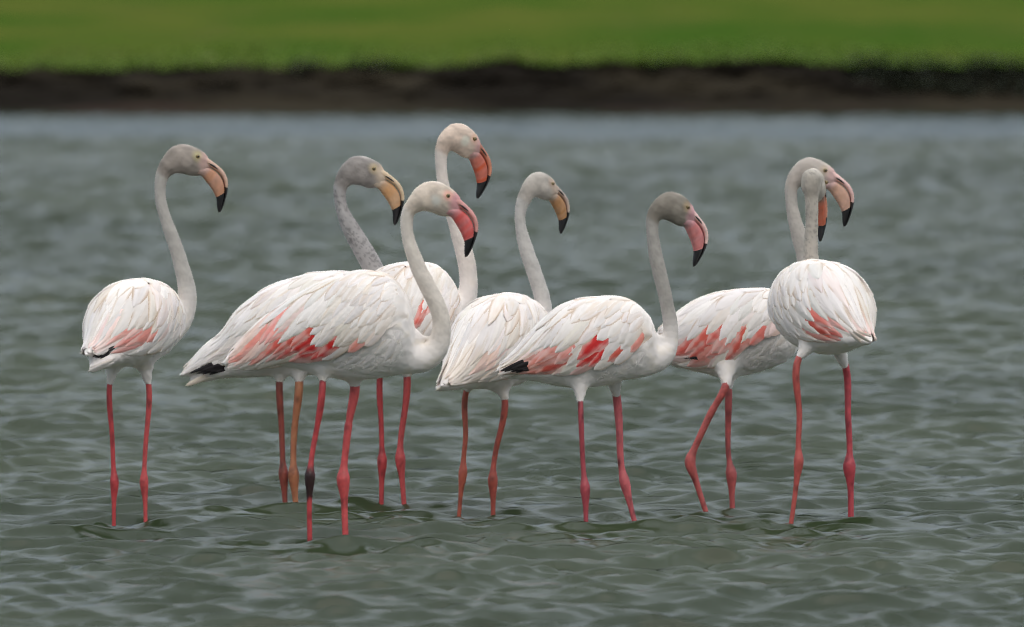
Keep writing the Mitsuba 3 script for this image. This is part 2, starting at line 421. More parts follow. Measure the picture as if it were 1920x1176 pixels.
def flamingo(label, D, yaw, stations=None, center=None, L=0.37, width=0.86, wing_edge=None, neck=(), neck_dy=(0, 0), eye=(0, 0), tip=(0, 0), head_yaw=0.0, leg_dy=0.0,
             neck_col=(0.5, 0.48, 0.45), head_col=None, speck=0.0, base_white=0.75, face=(0.5, 0.4, 0.3), bill=(0.7, 0.25, 0.2), bill_base=None, bill_up=None, legs=(), leg_col=(), thigh_r=13,
             patches=(), primaries=(), tails=(), tail_tip=None, profile=None, wings=('right',), seed=1, body_dy=0.0):
    rng = np.random.default_rng(100 + seed)
    key = number('flamingo', COUNT[0])
    COUNT[0] += 1
    S = FOCAL / D                                # pixels per metre at this bird
    DB = D + body_dy
    yr = math.radians(yaw)
    ax = np.array([math.cos(yr), math.sin(yr), 0.0])
    sd = np.array([math.sin(yr), -math.cos(yr), 0.0])       # the bird's right side
    up = np.array([0.0, 0, 1])
    # ---- body profile
    if stations is not None:
        st = np.array(stations, float)
        px0 = (st[0, 0] + st[-1, 0]) / 2
        O = point(px0, 640, DB)
        s = (st[:, 0] - px0) / S / math.cos(yr)
        top = (640 - st[:, 1]) / S - s * math.sin(yr) * 0.0
        bot = (640 - st[:, 2]) / S
        we = np.array(wing_edge, float)
        we_s = (we[:, 0] - px0) / S / math.cos(yr)
        we_z = (640 - we[:, 1]) / S
    else:
        O = point(center[0], center[1], DB)
        BD = BODY if profile is None else np.array(profile)
        s = (BD[:, 0] - 0.5) * L
        top, bot = BD[:, 1] * L, BD[:, 2] * L
        e = WING_EDGE if wing_edge is None else np.array(wing_edge)
        we_s, we_z = (e[:, 0] - 0.5) * L, e[:, 1] * L
    zc_f = PchipInterpolator(s, (top + bot) / 2)
    hz2_f = PchipInterpolator(s, np.maximum((top - bot) / 2, 0.002) ** 2)
    s0, s1 = s[0], s[-1]

    def prof(q):
        q = np.clip(q, s0, s1)
        hz = np.sqrt(hz2_f(q))
        u = (q - s0) / (s1 - s0)
        return zc_f(q), hz, hz * width * (0.62 + 0.38 * smooth01(0.0, 0.35, u)) + 0.004
    we_f = PchipInterpolator(we_s, we_z)

    # ---- skeleton of neck and head
    hv = np.array([tip[0] - eye[0], -(tip[1] - eye[1])])          # eye to bill tip, in pixels
    hy = math.radians(head_yaw)
    tv = rel((874, 483.5))[0]
    # in the head's own plane the forward pixels are longer by 1 / cos(yaw)
    hv_own = np.array([hv[0] / math.cos(hy), hv[1]])
    sc = np.linalg.norm(hv_own) / np.linalg.norm(tv)
    ro = math.atan2(hv_own[1], hv_own[0]) - math.atan2(tv[1], tv[0])
    hx = np.array([math.cos(hy), math.sin(hy), 0.0])
    hside = np.array([math.sin(hy), -math.cos(hy), 0.0])
    n = len(neck)
    dys = np.linspace(neck_dy[1], neck_dy[0], n)                  # from the head down to the breast
    E3 = point(eye[0], eye[1], D + neck_dy[1] + math.sin(hy) * 58 * sc / S)

    def head_pt(x, y, lat=0.0):
        x, y = x * sc, y * sc
        return E3 + (hx * (x * math.cos(ro) - y * math.sin(ro)) + up * (x * math.sin(ro) + y * math.cos(ro)) + hside * lat * sc) / S
    head = np.array([[*head_pt(x, y), r * sc / S] for x, y, r in HEAD])
    nk = np.array([[*point(a, b, D + dy), r / S] for (a, b, r), dy in zip(neck, dys)])
    start = np.array([*head[0, :3], head[0, 3] * 0.86])
    chain = spline(np.vstack([[start], nk]), 60)
    # ---- implicit body
    h = 0.004
    thighs = []
    for lg in legs:
        dl = 32000 / (lg[-1][1] + 265) - D + leg_dy
        a = point(lg[0][0], lg[0][1] + 2, D + dl)
        hip = O + ax * np.dot(a - O, ax) * 0.85 + sd * np.dot(a - O, sd) * 0.55
        q = np.dot(hip - O, ax)
        zc, hz, hw = prof(q)
        hip[2] = O[2] + zc - hz * 0.55
        thighs.append((hip, a, 0.042, (lg[0][2] + 0.9) / S))
    pts = np.vstack([chain[:, :3], head[:, :3], point(*tail_tip[:2], DB + tail_tip[2])[None] if tail_tip else chain[:1, :3], *[t[1][None] for t in thighs], O + ax * s0 + up * bot.min(), O + ax * s1 + up * top.max(), O + sd * 0.13, O - sd * 0.13,
                     O + ax * s0 * 0.6 + sd * 0.1, O + ax * s1 * 0.8 - sd * 0.1])
    lo, hi = pts.min(0) - 0.06, pts.max(0) + 0.06
    dims = np.ceil((hi - lo) / h).astype(int) + 1
    gx, gy, gz = (lo[k] + h * np.arange(dims[k]) for k in range(3))
    X, Y, Z = np.meshgrid(gx, gy, gz, indexing='ij', sparse=True)
    q = (X - O[0]) * ax[0] + (Y - O[1]) * ax[1]
    w = (X - O[0]) * sd[0] + (Y - O[1]) * sd[1]
    zc, hz, hw = prof(q)
    f = (np.sqrt((w / (hw * 0.94)) ** 2 + ((Z - O[2] - zc) / hz) ** 2) - 1) * np.sqrt(hz * hw) * np.ones(dims)
    g = np.gradient(f, h)
    f = f / np.maximum(np.sqrt(g[0] ** 2 + g[1] ** 2 + g[2] ** 2), 0.35)
    f = f + np.maximum(np.abs(q - (s0 + s1) / 2) - (s1 - s0) / 2, 0)

    def chain_field(path, lat=None, flat=1.0, pad=0.1):
        out = np.full(dims, 0.25)
        for a, b in zip(path[:-1], path[1:]):
            l = np.minimum(a[:3], b[:3]) - pad
            u = np.maximum(a[:3], b[:3]) + pad
            i0 = np.clip(np.floor((l - lo) / h).astype(int), 0, dims)
            i1 = np.clip(np.ceil((u - lo) / h).astype(int), 0, dims)
            sl = tuple(slice(p_, q_) for p_, q_ in zip(i0, i1))
            x, y, z = gx[sl[0]][:, None, None] - a[0], gy[sl[1]][None, :, None] - a[1], gz[sl[2]][None, None, :] - a[2]
            d = b[:3] - a[:3]
            if lat is not None:
                m = (x * lat[0] + y * lat[1])
                k = (1 / flat - 1) * m
                x, y = x + lat[0] * k, y + lat[1] * k
            t = np.clip((x * d[0] + y * d[1] + z * d[2]) / max(d @ d, 1e-12), 0, 1)
            dist = np.sqrt((x - t * d[0]) ** 2 + (y - t * d[1]) ** 2 + (z - t * d[2]) ** 2) - (a[3] + t * (b[3] - a[3]))
            out[sl] = np.minimum(out[sl], dist)
        return out
    f = smin(f, chain_field(chain), 0.018)
    for hip, a, r0, r1 in thighs:
        m = hip * 0.45 + a * 0.55
        f = smin(f, chain_field(np.array([[*hip, r0], [*m, r0 * 0.36 + 0.45 * r1], [*a, r1]])), 0.022)
    if tail_tip is not None:
        te = point(tail_tip[0], tail_tip[1], DB + tail_tip[2])
        qa = s0 + 0.36 * (s1 - s0)
        za, ha, _ = prof(qa)
        ta = O + ax * qa + up * (za - ha * 0.45)
        f = smin(f, chain_field(np.array([[*ta, 0.045], [*(ta * 0.4 + te * 0.6), 0.022], [*te, 0.006]]), sd, 1.5), 0.02)
    fh = chain_field(spline(head, 14), hside, 0.72)
    f = smin(f, fh, 0.012)
    V, F = surface_nets(f, lo, h)
    V = relax(V, F, 8)
    vn = trimesh.Trimesh(V, F, process=False).vertex_normals
    bq, bw = (V - O) @ ax, (V - O) @ sd
    warp = meshkit.fbm(V * 16, 2, seed + 60)
    tuft = meshkit.fbm(np.stack([bq * 34 + warp * 3, bw * 55, (V[:, 2] - O[2]) * 60 + bq * 30], -1), 3, seed + 61) - 0.5
    dtor = np.sqrt(((V[:, None, :] - chain[None, ::4, :3]) ** 2).sum(-1)).min(1)
    V = V + vn * (tuft * (0.0020 + 0.0036 * smooth01(0.02, 0.09, dtor)))[:, None]
    # colours of the plumage: pigment of neck, head and face, flecks
    head_col = neck_col if head_col is None else head_col
    dist2 = ((V[:, None, :] - chain[None, ::2, :3]) ** 2).sum(-1)
    j = dist2.argmin(1) * 2 / 59.0
    dn = np.sqrt(dist2.min(1)) - chain[::2, 3][dist2.argmin(1)]
    on_neck = smooth01(0.018, 0.004, dn) * smooth01(base_white + 0.16, base_white - 0.14, j)
    dh = np.sqrt(((V[:, None, :] - head[None, :, :3]) ** 2).sum(-1)).min(1)
    on_head = smooth01(0.044, 0.034, dh)
    n1 = meshkit.fbm(V * 45, 3, seed)
    n2 = meshkit.fbm(V * np.array([190, 190, 150]), 2, seed + 9)
    C = WHITE * (1 + 0.10 * (n1[:, None] - 0.5)) + (CREAM - WHITE) * (smooth01(0.50, 0.75, n1) * 0.5)[:, None]
    nc = np.array(neck_col) * (1 + 0.30 * (n1[:, None] - 0.5) + 0.28 * (n2[:, None] - 0.5))
    nc = nc * (1 - (speck * smooth01(0.54, 0.66, n2))[:, None] * 0.6)
    C = C + (nc - C) * on_neck[:, None]
    hc = np.array(head_col) * (1 + 0.75 * (n1[:, None] - 0.5) + 0.35 * (n2[:, None] - 0.5))
    ear = np.minimum(*[np.linalg.norm(V - head_pt(-24, -9, k * 19), axis=1) for k in (-1, 1)])
    hc = hc + (np.minimum(np.array(head_col) * 1.5, 0.66) - hc) * (smooth01(0.017, 0.006, ear + 0.012 * (n1 - 0.5)) * 0.65)[:, None]
    hc = hc * (1 - (speck * smooth01(0.53, 0.66, n2))[:, None] * 0.28)
    C = C + (hc - C) * on_head[:, None]
    el = np.minimum(*[np.linalg.norm(V - head_pt(2, 0, k * 20), axis=1) for k in (-1, 1)])
    C = C + (np.array(face) - C) * (smooth01(0.021, 0.007, el) * 0.8)[:, None]
    if bill_base is None:
        bill_base = bill
    lore = np.linalg.norm(V - head_pt(14, -16, 0), axis=1)
    C = C + (np.array(bill_base) - C) * (smooth01(0.034, 0.020, lore) * on_head * 0.95)[:, None]
    C = np.clip(C, 0.01, 0.9)
    scene[key + '__body'] = mikit.ply((V, F), 'down', smooth=True, color=C)
    labels[key] = {'label': label, 'category': 'flamingo', 'group': 'flamingos wading in the lake'}

    # ---- eyes
    for i, k in enumerate((1, -1)):
        ek = key + '__' + number('eye', i)
        ball = trimesh.creation.icosphere(2, 3.9 * sc / S)
        ball.apply_translation(head_pt(0, -1, k * 20.0))
        scene[ek] = mikit.ply(ball, 'iris', smooth=True)
        pu = trimesh.creation.icosphere(2, 2.0 * sc / S)
        pu.apply_translation(head_pt(0, -1, k * 22.3))
        scene[ek + '__pupil'] = mikit.ply(pu, 'pupil', smooth=True)

    # ---- bill
    m = 40
    par = np.linspace(0, 9, m)
    cul, mou, und = (CubicSpline(np.arange(10), np.array(a))(par) for a in (CULMEN, MOUTH, UNDER))
    hw_b = np.interp(par, np.arange(10), BILL_HW)
    bb, bc = np.array(bill_base), np.array(bill)
    bu = bb if bill_up is None else np.array(bill_up)

    def mandible(outer, inner, hw, col, bulge):
        mid, half = (outer + inner) / 2, (outer - inner) / 2
        a = np.linspace(0, 2 * math.pi, 16, endpoint=False)
        pos = []
        for i in range(m):
            for t in a:
                cx, sx = math.cos(t), math.sin(t)
                l = hw[i] * np.sign(sx) * abs(sx) ** bulge
                pos.append(head_pt(*(mid[i] + half[i] * np.sign(cx) * abs(cx) ** bulge), l))
        V = np.array(pos)
        grain = meshkit.fbm((V - E3) * 130, 3, seed + 70)[:, None]
        return V, np.repeat(col, 16, axis=0) * (0.72 + 0.56 * grain)
    black_at = 6.45
    tt = par[:, None]
    nz = meshkit.fbm(np.stack([par * 2.2, par * 0 + seed, par * 0], -1), 3, seed)[:, None]
    col_l = bb + (bc - bb) * smooth01(0.8, 3.0, tt) * (0.55 + 0.7 * nz)
    col_u = bb + (bu - bb) * smooth01(0.3, 2.0, tt)
    gap = np.interp(par, [0, 2, 4, 6, 9], [0.0, 0.4, 0.9, 0.3, -0.3])[:, None]
    dirn = cul - und
    dirn /= np.maximum(np.linalg.norm(dirn, axis=1, keepdims=True), 1e-6)
    Fq = grid_faces(m, 16, True)
    for name, outer, inner, hw, col, bulge in (('lower_bill', mou - dirn * gap, und, hw_b, col_l, 0.8), ('upper_bill', cul, mou + dirn * gap * 0.6, hw_b * np.interp(par, [0, 3, 9], [0.95, 0.88, 0.9]), col_u, 0.85)):
        Vm, Cm = mandible(outer, inner, hw, col, bulge)
        row = Fq.min(1) // 16
        cut = np.searchsorted(par, black_at if name == 'lower_bill' else black_at - 0.75)
        tri = Fq
        keep = tri[row < cut]
        end = tri[row >= cut]
        Vc = np.vstack([Vm, Vm[-16:].mean(0)])
        i = np.arange(16)
        end = np.vstack([end, np.stack([i + (m - 1) * 16, (i + 1) % 16 + (m - 1) * 16, i * 0 + m * 16], 1)])
        Cc = np.vstack([Cm, Cm[-1:]])
        scene[f'{key}__{name}'] = mikit.ply((Vc, keep), 'horn', smooth=True, color=np.clip(Cc, 0.01, 1))
        scene[f'{key}__{name}__black_tip'] = mikit.ply((Vc, end), 'black_horn', smooth=True)
    for i, k in enumerate((1, -1)):
        ns = np.array([[*head_pt(*p, k * l), r * sc / S] for p, l, r in zip(rel((860, 383), (866, 387), (873, 392.5), (878, 397)), (11.9, 11.0, 10.0, 9.3), (0.5, 1.5, 1.5, 0.5))])
        v, fc = tube(spline(ns, 9), 6)
        scene[f'{key}__upper_bill__{number("nostril", i)}'] = mikit.ply((v, fc), 'pupil', smooth=True)

    # ---- legs
    for i, lg in enumerate(legs):
        dl = 32000 / (lg[-1][1] + 265) - D + leg_dy
        P = [[*point(a, b, D + dl), r * 0.94 / S] for a, b, r in lg]
        d = np.array(P[-1][:3]) - np.array(P[-2][:3])
        d /= np.linalg.norm(d)
        foot = np.array(P[-1][:3]) + d * (0.14 / abs(d[2]))
        top_p = np.array(P[0][:3]) * 1.0
        up0 = top_p + (thighs[i][0] - top_p) * 0.25
        path = spline([[*up0, P[0][3] * 0.9], *P, [*(np.array(P[-1][:3]) + d * 0.07), P[-1][3]], [*foot, P[-1][3]]], 110)
        path[:, 3] = np.maximum(path[:, 3], 2.5 / S)
        ank = max(range(1, len(lg) - 1), key=lambda i_: lg[i_][2])
        pa = np.array(P[ank][:3])
        dz = path[:, 2] - pa[2]
        near = np.exp(-(dz / np.where(dz > 0, 0.020, 0.034)) ** 2)
        plain = np.interp(-path[:, 2], [-P[0][2], -P[ank - 1][2] - 0.0, -P[-1][2]], [P[0][3], min(P[0][3], P[1][3], P[ank - 1][3]) * 0.97, P[-1][3]])
        path[:, 3] = np.where(np.abs(dz) < 0.13, plain + (P[ank][3] * 1.16 - plain) * near, path[:, 3])
        v, fc = tube(path, 12)
        parts = [(v, fc)]
        for a in (-32, 0, 32):                        # webbed foot on the lake bed, under the turbid water
            ra = math.radians(a)
            dv = ax * math.cos(ra) + sd * math.sin(ra)
            parts.append(tube(np.array([[*foot, 0.006], [*(foot + dv * 0.035 - up * 0.004), 0.005], [*(foot + dv * 0.07 - up * 0.008), 0.002]]), 8))
        vv, ff, o = [], [], 0
        for a, b in parts:
            vv.append(a)
            ff.append(b + o)
            o += len(a)
        v, fc = np.vstack(vv), np.vstack(ff)
        lc = np.array(leg_col[i][0])
        stain = np.array(leg_col[i][1])
        nn = meshkit.fbm(v * np.array([70, 70, 34]), 3, seed + 40 + i)
        C = lc * (1.1 + 2.4 * (nn[:, None] - 0.5)) + (stain - lc) * (smooth01(0.46, 0.64, nn) * min(1.0, leg_col[i][2] * 1.5))[:, None]
        for (bx, by, br) in (leg_col[i][3] if len(leg_col[i]) > 3 else ()):      # mud stuck to the leg
            c = point(bx, by, D + dl)
            blot = smooth01(br / S * 1.25, br / S * 0.75, np.abs(v - c) @ np.array([0.4, 0.4, 1.0]) + (nn - 0.5) * 0.05)
            C = C + (np.array([0.03, 0.012, 0.012]) - C) * blot[:, None]
        scene[f'{key}__{number("leg", i)}'] = mikit.ply((v, fc), 'leg_skin', smooth=True, color=np.clip(C, 0.01, 1))

    # ---- folded wings: a shell over the side of the body, covered with feathers
    S_SH = s1 - 0.035 * (s1 - s0)

    def on_wing(q, phi, side, off):
        """point of the wing surface; phi 0 at the ridge of the back, 1 at the lower edge"""
        qq = np.clip(q, s0 + 0.001, s1 - 0.0005)
        zc, hz, hw = prof(qq)
        lowest = np.arcsin(np.clip((we_f(np.clip(qq, we_s[0], we_s[-1])) - zc) / hz, -0.97, 0.9))
        th = math.pi / 2 + (lowest - math.pi / 2) * phi
        cw, sw = np.cos(th), np.sin(th)
        nrm = np.stack([cw / hw, sw / hz], -1)
        nrm /= np.linalg.norm(nrm, axis=-1, keepdims=True)
        ww = hw * cw + nrm[..., 0] * off
        zz = zc + hz * sw + nrm[..., 1] * off
        return O + q[..., None] * ax + (side * ww)[..., None] * sd + zz[..., None] * up

    def arc(q):
        zc, hz, hw = prof(q)
        lowest = math.asin(np.clip((float(we_f(np.clip(q, we_s[0], we_s[-1]))) - zc) / hz, -0.97, 0.9))
        return max((math.pi / 2 - lowest) * (hz + hw) / 2, 0.01)

    low_s = np.linspace(s0 + 0.30 * (s1 - s0), s1 - 0.03 * (s1 - s0), 11 )
    cf = 0
    for side in ((1, -1) if len(wings) == 2 else (1,)):
        for ri, q in enumerate(low_s):
            a_len = arc(q)
            wid = 0.022 - 0.004 * ri / 11
            for k in range(int(0.085 / wid)):
                phi0 = 1.08 + (k + 0.3 + 0.5 * (ri % 2) + rng.uniform(-0.2, 0.2)) * wid / a_len
                length = rng.uniform(0.055, 0.075) - 0.014 * ri / 11
                nv, nu = 6, 5
                tv_, un = np.linspace(0, 1, nv), np.linspace(-1, 1, nu)
                TV, UN = np.meshgrid(tv_, un, indexing='ij')
                shape = np.sqrt(np.clip(1 - np.clip((tv_ - 0.45) / 0.56, 0, 1) ** 2, 0, 1))
                wv = wid * 0.72 * shape[:, None] * UN
                dr_ = rng.uniform(0.15, 0.5)
                qq = q - TV * length * math.cos(dr_) + wv * math.sin(dr_)
                phi = phi0 + (TV * length * math.sin(dr_) + wv * math.cos(dr_)) / a_len
                lift = -0.0055 + 0.0040 * TV - 0.0022 * UN ** 2
                Vf = on_wing(np.maximum(qq, s0 + 0.002), phi, side, lift)
                scene[f'{key}__body__{number("contour_feather", cf)}'] = mikit.ply((Vf.reshape(-1, 3), grid_faces(nv, nu)), 'feather', smooth=True,
                                                                                uv=dye(WHITE * rng.uniform(0.93, 1.0), (UN + 1) / 2, TV))
                cf += 1
    pat = [(point(a, b, DB), ra / S, rb / S, math.radians(rt), np.array(col)) for a, b, ra, rb, rt, col in patches]
    for wi, wname in enumerate(('right', 'left')):
        side = 1 if wname == 'right' else -1
        wk = key + '__' + number('wing', wi)
        qs = s0 + (S_SH - s0) * np.linspace(0, 1, 46)
        ph = np.linspace(-0.02, 1.0, 16)
        Q, PH = np.meshgrid(qs, ph, indexing='ij')
        edge = smooth01(1.0, 0.9, PH) * smooth01(0, 0.05, (Q - s0) / (s1 - s0))
        outer = on_wing(Q, PH, side, 0.001 + 0.005 * np.sqrt(edge) - 0.006 * smooth01(S_SH - 0.04, S_SH, Q))
        inner = on_wing(Q, PH, side, -0.011 + 0 * Q)
        V = np.vstack([outer.reshape(-1, 3), inner.reshape(-1, 3)])
        n0 = Q.size
        Fo = grid_faces(*Q.shape)
        if side < 0:
            Fo = Fo[:, ::-1]
        ring = np.concatenate([np.arange(16), np.arange(1, 46) * 16 + 15, 45 * 16 + np.arange(14, -1, -1), np.arange(44, 0, -1) * 16])
        rn = np.roll(ring, -1)
        Fr = np.vstack([np.stack([ring, rn, rn + n0], 1), np.stack([ring, rn + n0, ring + n0], 1)])
        Fa = np.vstack([Fo, Fo[:, ::-1] + n0, Fr])
        scene[wk] = mikit.ply((V, Fa), 'feather', smooth=True, uv=dye(WHITE * 0.97, np.tile(PH.ravel(), 2), np.tile((Q.ravel() - s0) / (s1 - s0), 2)))
        if wname not in wings:
            continue
        # rows of feathers, from the rear to the shoulder
        count = 0
        span = S_SH - s0
        q = s0 + 0.18 * span
        row = 0
        while q < S_SH - 0.012:
            uq = (q - s0) / span
            a_len = arc(q)
            wid = 0.044 - 0.022 * uq
            nphi = max(3, int(round(a_len / (wid * 0.86))))
            for k in range(nphi):
                phi0 = (k + 0.25 + 0.5 * (row % 2) + rng.uniform(-0.18, 0.18)) / nphi * 0.97 - 0.03
                length = (0.170 - 0.122 * smooth01(0.3, 0.98, uq)) * rng.uniform(0.85, 1.2)
                droop = math.radians((26 + 30 * uq + rng.uniform(-7, 7)) * smooth01(0.0, 0.25, phi0 + 0.05) * (1 - 0.55 * phi0))
                # sit on the surface
                nv, nu = 9, 5
                tv_ = np.linspace(0, 1, nv)
                un = np.linspace(-1, 1, nu)
                q0 = min(q + rng.uniform(-0.006, 0.006), S_SH - 0.004)
                length = min(length, (q0 - s0 - 0.003) / max(math.cos(droop), 0.4) * 0.98)
                room = max(1.05 - phi0, 0.05) * a_len
                if length * math.sin(droop) > room:
                    droop = math.asin(np.clip(room / length, 0, 1))
                shape = np.sqrt(np.clip(1 - ((tv_ - 0.42) / (0.58 if True else 1)) ** 2, 0, 1)) * np.where(tv_ < 0.42, 1, 1)
                shape = np.where(tv_ < 0.42, 0.55 + 0.45 * np.sin(tv_ / 0.42 * math.pi / 2), shape)
                shape[-1] = 0.10
                TV, UN = np.meshgrid(tv_, un, indexing='ij')
                wv = wid * 0.62 * rng.uniform(0.85, 1.15) * shape[:, None] * UN
                bend = rng.uniform(-0.15, 0.15)
                dq = -TV * length * math.cos(droop) + wv * math.sin(droop)
                da = TV * length * math.sin(droop) + wv * math.cos(droop) + bend * length * TV ** 2 * 0.3
                qq = q0 + dq
                local_arc = a_len * (0.55 + 0.45 * 1) * np.ones_like(qq)
                phi = phi0 + da / local_arc
                lift = 0.0050 + 0.0085 * min(length / 0.10, 1.1) * (0.35 + 0.65 * smooth01(0.0, 0.25, phi)) * TV ** 0.8 + rng.uniform(-0.0006, 0.0010) - 0.0022 * UN ** 2 * (0.4 + 0.6 * TV)
                lift = lift - 0.004 * smooth01(0.12, 0.0, TV) - 0.006 * smooth01(S_SH - 0.035, S_SH - 0.004, qq)
                Vf = on_wing(np.maximum(qq, s0 + 0.0015), phi, side, lift)
                Ff = grid_faces(nv, nu)
                c3 = Vf[5, 2]
                tone_c = WHITE * rng.uniform(0.87, 1.05)
                r_ = rng.random()
                if r_ < 0.16:
                    tone_c = tone_c + (CREAM - tone_c) * rng.uniform(0.15, 0.55)
                elif r_ < 0.22:
                    tone_c = tone_c + (PALE - tone_c) * rng.uniform(0.1, 0.35)
                kind = 'feather'
                for pc, ra, rb, rt, col in pat:
                    dx, dz = c3[0] - pc[0], c3[2] - pc[2]
                    e1, e2 = dx * math.cos(rt) + dz * math.sin(rt), -dx * math.sin(rt) + dz * math.cos(rt)
                    far = math.hypot(e1 / ra, e2 / rb) + rng.uniform(-0.12, 0.12)
                    if far < 1.15 and (side > 0) == (wings[0] == 'right' or len(wings) == 2 and wname == 'right'):
                        tone_c = tone_c + (col * rng.uniform(0.88, 1.12) - tone_c) * (1.0 if far < 1.0 else (1.15 - far) / 0.15)
                uvf = dye(np.clip(tone_c, 0.01, 0.9), (UN + 1) / 2, TV)
                scene[f'{wk}__{number(kind, count)}'] = mikit.ply((Vf.reshape(-1, 3), Ff), 'feather', smooth=True, uv=uvf)
                count += 1
            q += 0.032 - 0.016 * uq
            row += 1
        # long flight feathers showing under the coverts
        for k, (ax0, ay0, ax1, ay1, wpx, col, dyf) in enumerate(primaries):
            for m_ in range(4):
                u_ = m_ / 3 - 0.5
                a_ = point(ax0 + rng.uniform(-4, 6), ay0 + u_ * wpx * 0.85, DB + dyf + 0.016)
                b_ = point(ax1 + (ax0 - ax1) * (0.16 * m_ + rng.uniform(0, 0.05)), ay1 + u_ * 2.5, DB + dyf)
                a_, b_ = a_ - sd * 0.0022 * m_ , b_ - sd * 0.0022 * m_
                blade(f'{wk}__{number("flight_feather", k * 4 + m_)}', a_, b_, wpx * 0.52 / S, np.array(col), ax, side * sd, 0.0016, 1.15)
    for k, (ax0, ay0, ax1, ay1, wpx, col, dyf) in enumerate(tails):
        blade(f'{key}__{number("tail_feather", k)}', point(ax0, ay0, DB + dyf), point(ax1, ay1, DB + dyf), wpx / S, np.array(col), ax, sd)


def blade(k, a, b, w, col, ax, nrm, thick=0.003, point_=1.7):
    """a long feather from a to its tip b, w wide, standing on edge with its broad side towards nrm, 3 mm thick with a rounded section"""
    nv, nu = 14, 10
    t = np.linspace(0, 1, nv)
    d = b - a
    up = np.cross(nrm, d / np.linalg.norm(d))
    prof = np.where(t < 0.45, 0.45 + 0.55 * np.sin(t / 0.45 * math.pi / 2), np.sqrt(np.clip(1 - np.clip((t - 0.45) / 0.55, 0, 1) ** point_, 0, 1)))
    ang = np.linspace(0, 2 * math.pi, nu, endpoint=False)
    V = a + t[:, None, None] * d + (prof[:, None] * w / 2 * np.cos(ang))[..., None] * up + (prof[:, None] * thick * np.sin(ang))[..., None] * nrm
    V = V.reshape(-1, 3)
    uv = dye(col, np.tile((np.cos(ang) + 1) / 2, nv), np.repeat(t, nu))
    scene[k] = mikit.ply((V, grid_faces(nv, nu, True)), 'feather', smooth=True, uv=uv)


PINK_LEG, RED_LEG, ORANGE_LEG, BROWN_LEG = (0.57, 0.085, 0.085), (0.48, 0.055, 0.06), (0.42, 0.15, 0.075), (0.27, 0.065, 0.045)
DARK = (0.12, 0.022, 0.022)

# front bird with the rosy bill
flamingo('largest white flamingo in front with a rosy pink bill and deeply curved neck', 25.0, 0,
         stations=[(424, 672, 688), (450, 642, 686), (485, 606, 684), (520, 580, 684), (560, 553, 693), (600, 533, 704), (640, 518, 711), (680, 510, 712), (720, 516, 708), (745, 530, 702), (762, 552, 694), (773, 585, 674), (777, 612, 655)],
         wing_edge=[(424, 684), (470, 681), (512, 671), (550, 664), (600, 661), (640, 648), (690, 632), (735, 610), (760, 596), (777, 596)],
         neck=[(763, 409, 12), (763, 432, 11.5), (768, 457, 12.5), (776, 480, 14), (785, 504, 15), (798, 530, 15.5), (812, 557, 16), (824, 586, 16.5), (828, 613, 17.5), (824, 640, 20), (813, 660, 23), (795, 671, 26), (768, 668, 32), (735, 650, 45)],
         eye=(838.5, 365.5), tip=(874, 483), head_yaw=6, neck_col=(0.62, 0.56, 0.50), head_col=(0.58, 0.49, 0.41), face=(0.70, 0.34, 0.26), bill=(0.58, 0.085, 0.075), bill_base=(0.58, 0.29, 0.30), bill_up=(0.62, 0.29, 0.26),
         legs=[[(605, 711, 6.2), (594, 803, 5.4), (583, 868, 5.2), (581, 893, 9), (580.5, 918, 6.8), (580, 955, 5.2), (581, 1017, 5)],
               [(665, 716, 9.5), (657, 776, 7.8), (647, 854, 7), (643.5, 898, 11.5), (645, 925, 9), (646, 955, 7.2), (648, 1014, 6.2)]],
         leg_col=[(RED_LEG, DARK, 0.5, [(583, 905, 32)]), (PINK_LEG, DARK, 0.35)],
         patches=[(505, 625, 75, 14, 40, PALE), (455, 655, 60, 16, 45, PALE), (480, 640, 50, 9, 48, PINK), (520, 605, 22, 14, 30, PINK), (510, 645, 25, 12, 20, PINK), (562, 642, 36, 24, 0, CORAL), (590, 648, 34, 18, 10, RED), (572, 614, 14, 10, 0, CORAL),
                  (742, 603, 7, 8, 0, PINK), (720, 622, 7, 6, 0, PINK), (682, 640, 12, 6, 10, PINK)],
         seed=1)
# grey-necked bird behind it, its tail showing at the left
flamingo('grey-necked flamingo with a yellow-orange bill standing behind the largest bird', 26.36, 0,
         stations=[(340, 701, 706), (360, 678, 704), (385, 650, 701), (411, 630, 699), (444, 585, 704), (473, 561, 707), (503, 541, 706), (544, 527, 704), (590, 515, 703), (640, 512, 700), (690, 520, 692), (725, 545, 680), (748, 590, 650)],
         wing_edge=[(340, 703), (385, 683), (420, 674), (480, 672), (540, 665), (600, 655), (660, 635), (720, 610), (748, 600)],
         neck=[(638, 351, 13), (637, 372, 11.5), (642, 394, 12), (651, 416, 15), (662, 436, 17), (675, 459, 18), (689, 483, 19), (702, 510, 20), (709, 540, 25), (704, 580, 36)],
         eye=(699, 315), tip=(740.6, 423), head_yaw=8, neck_col=(0.37, 0.35, 0.345), head_col=(0.26, 0.235, 0.22), speck=0.8, base_white=0.85, face=(0.46, 0.36, 0.22), bill=(0.50, 0.265, 0.12), bill_base=(0.50, 0.40, 0.31), bill_up=(0.58, 0.44, 0.29),
         legs=[[(524, 711, 6.5), (527.6, 796, 5.5), (530, 862, 6), (531.5, 888, 8.5), (533, 915, 6), (535, 950, 5)],
               [(561, 711, 8), (553, 796, 6), (550, 862, 6.5), (550.5, 890, 9.5), (552, 915, 7), (555, 951, 5.5)]],
         leg_col=[(BROWN_LEG, DARK, 0.5), (ORANGE_LEG, (0.2, 0.1, 0.05), 0.5)],
         primaries=[(426, 679, 354, 702, 17, BLACK, -0.05), (430, 684, 375, 697, 15, BLACK, -0.055)],
         tail_tip=(362, 715, 0), tails=[(415, 694, 347, 724, 12, CREAM, -0.02), (425, 694, 352, 718, 12, CREAM, 0.01)], seed=2)
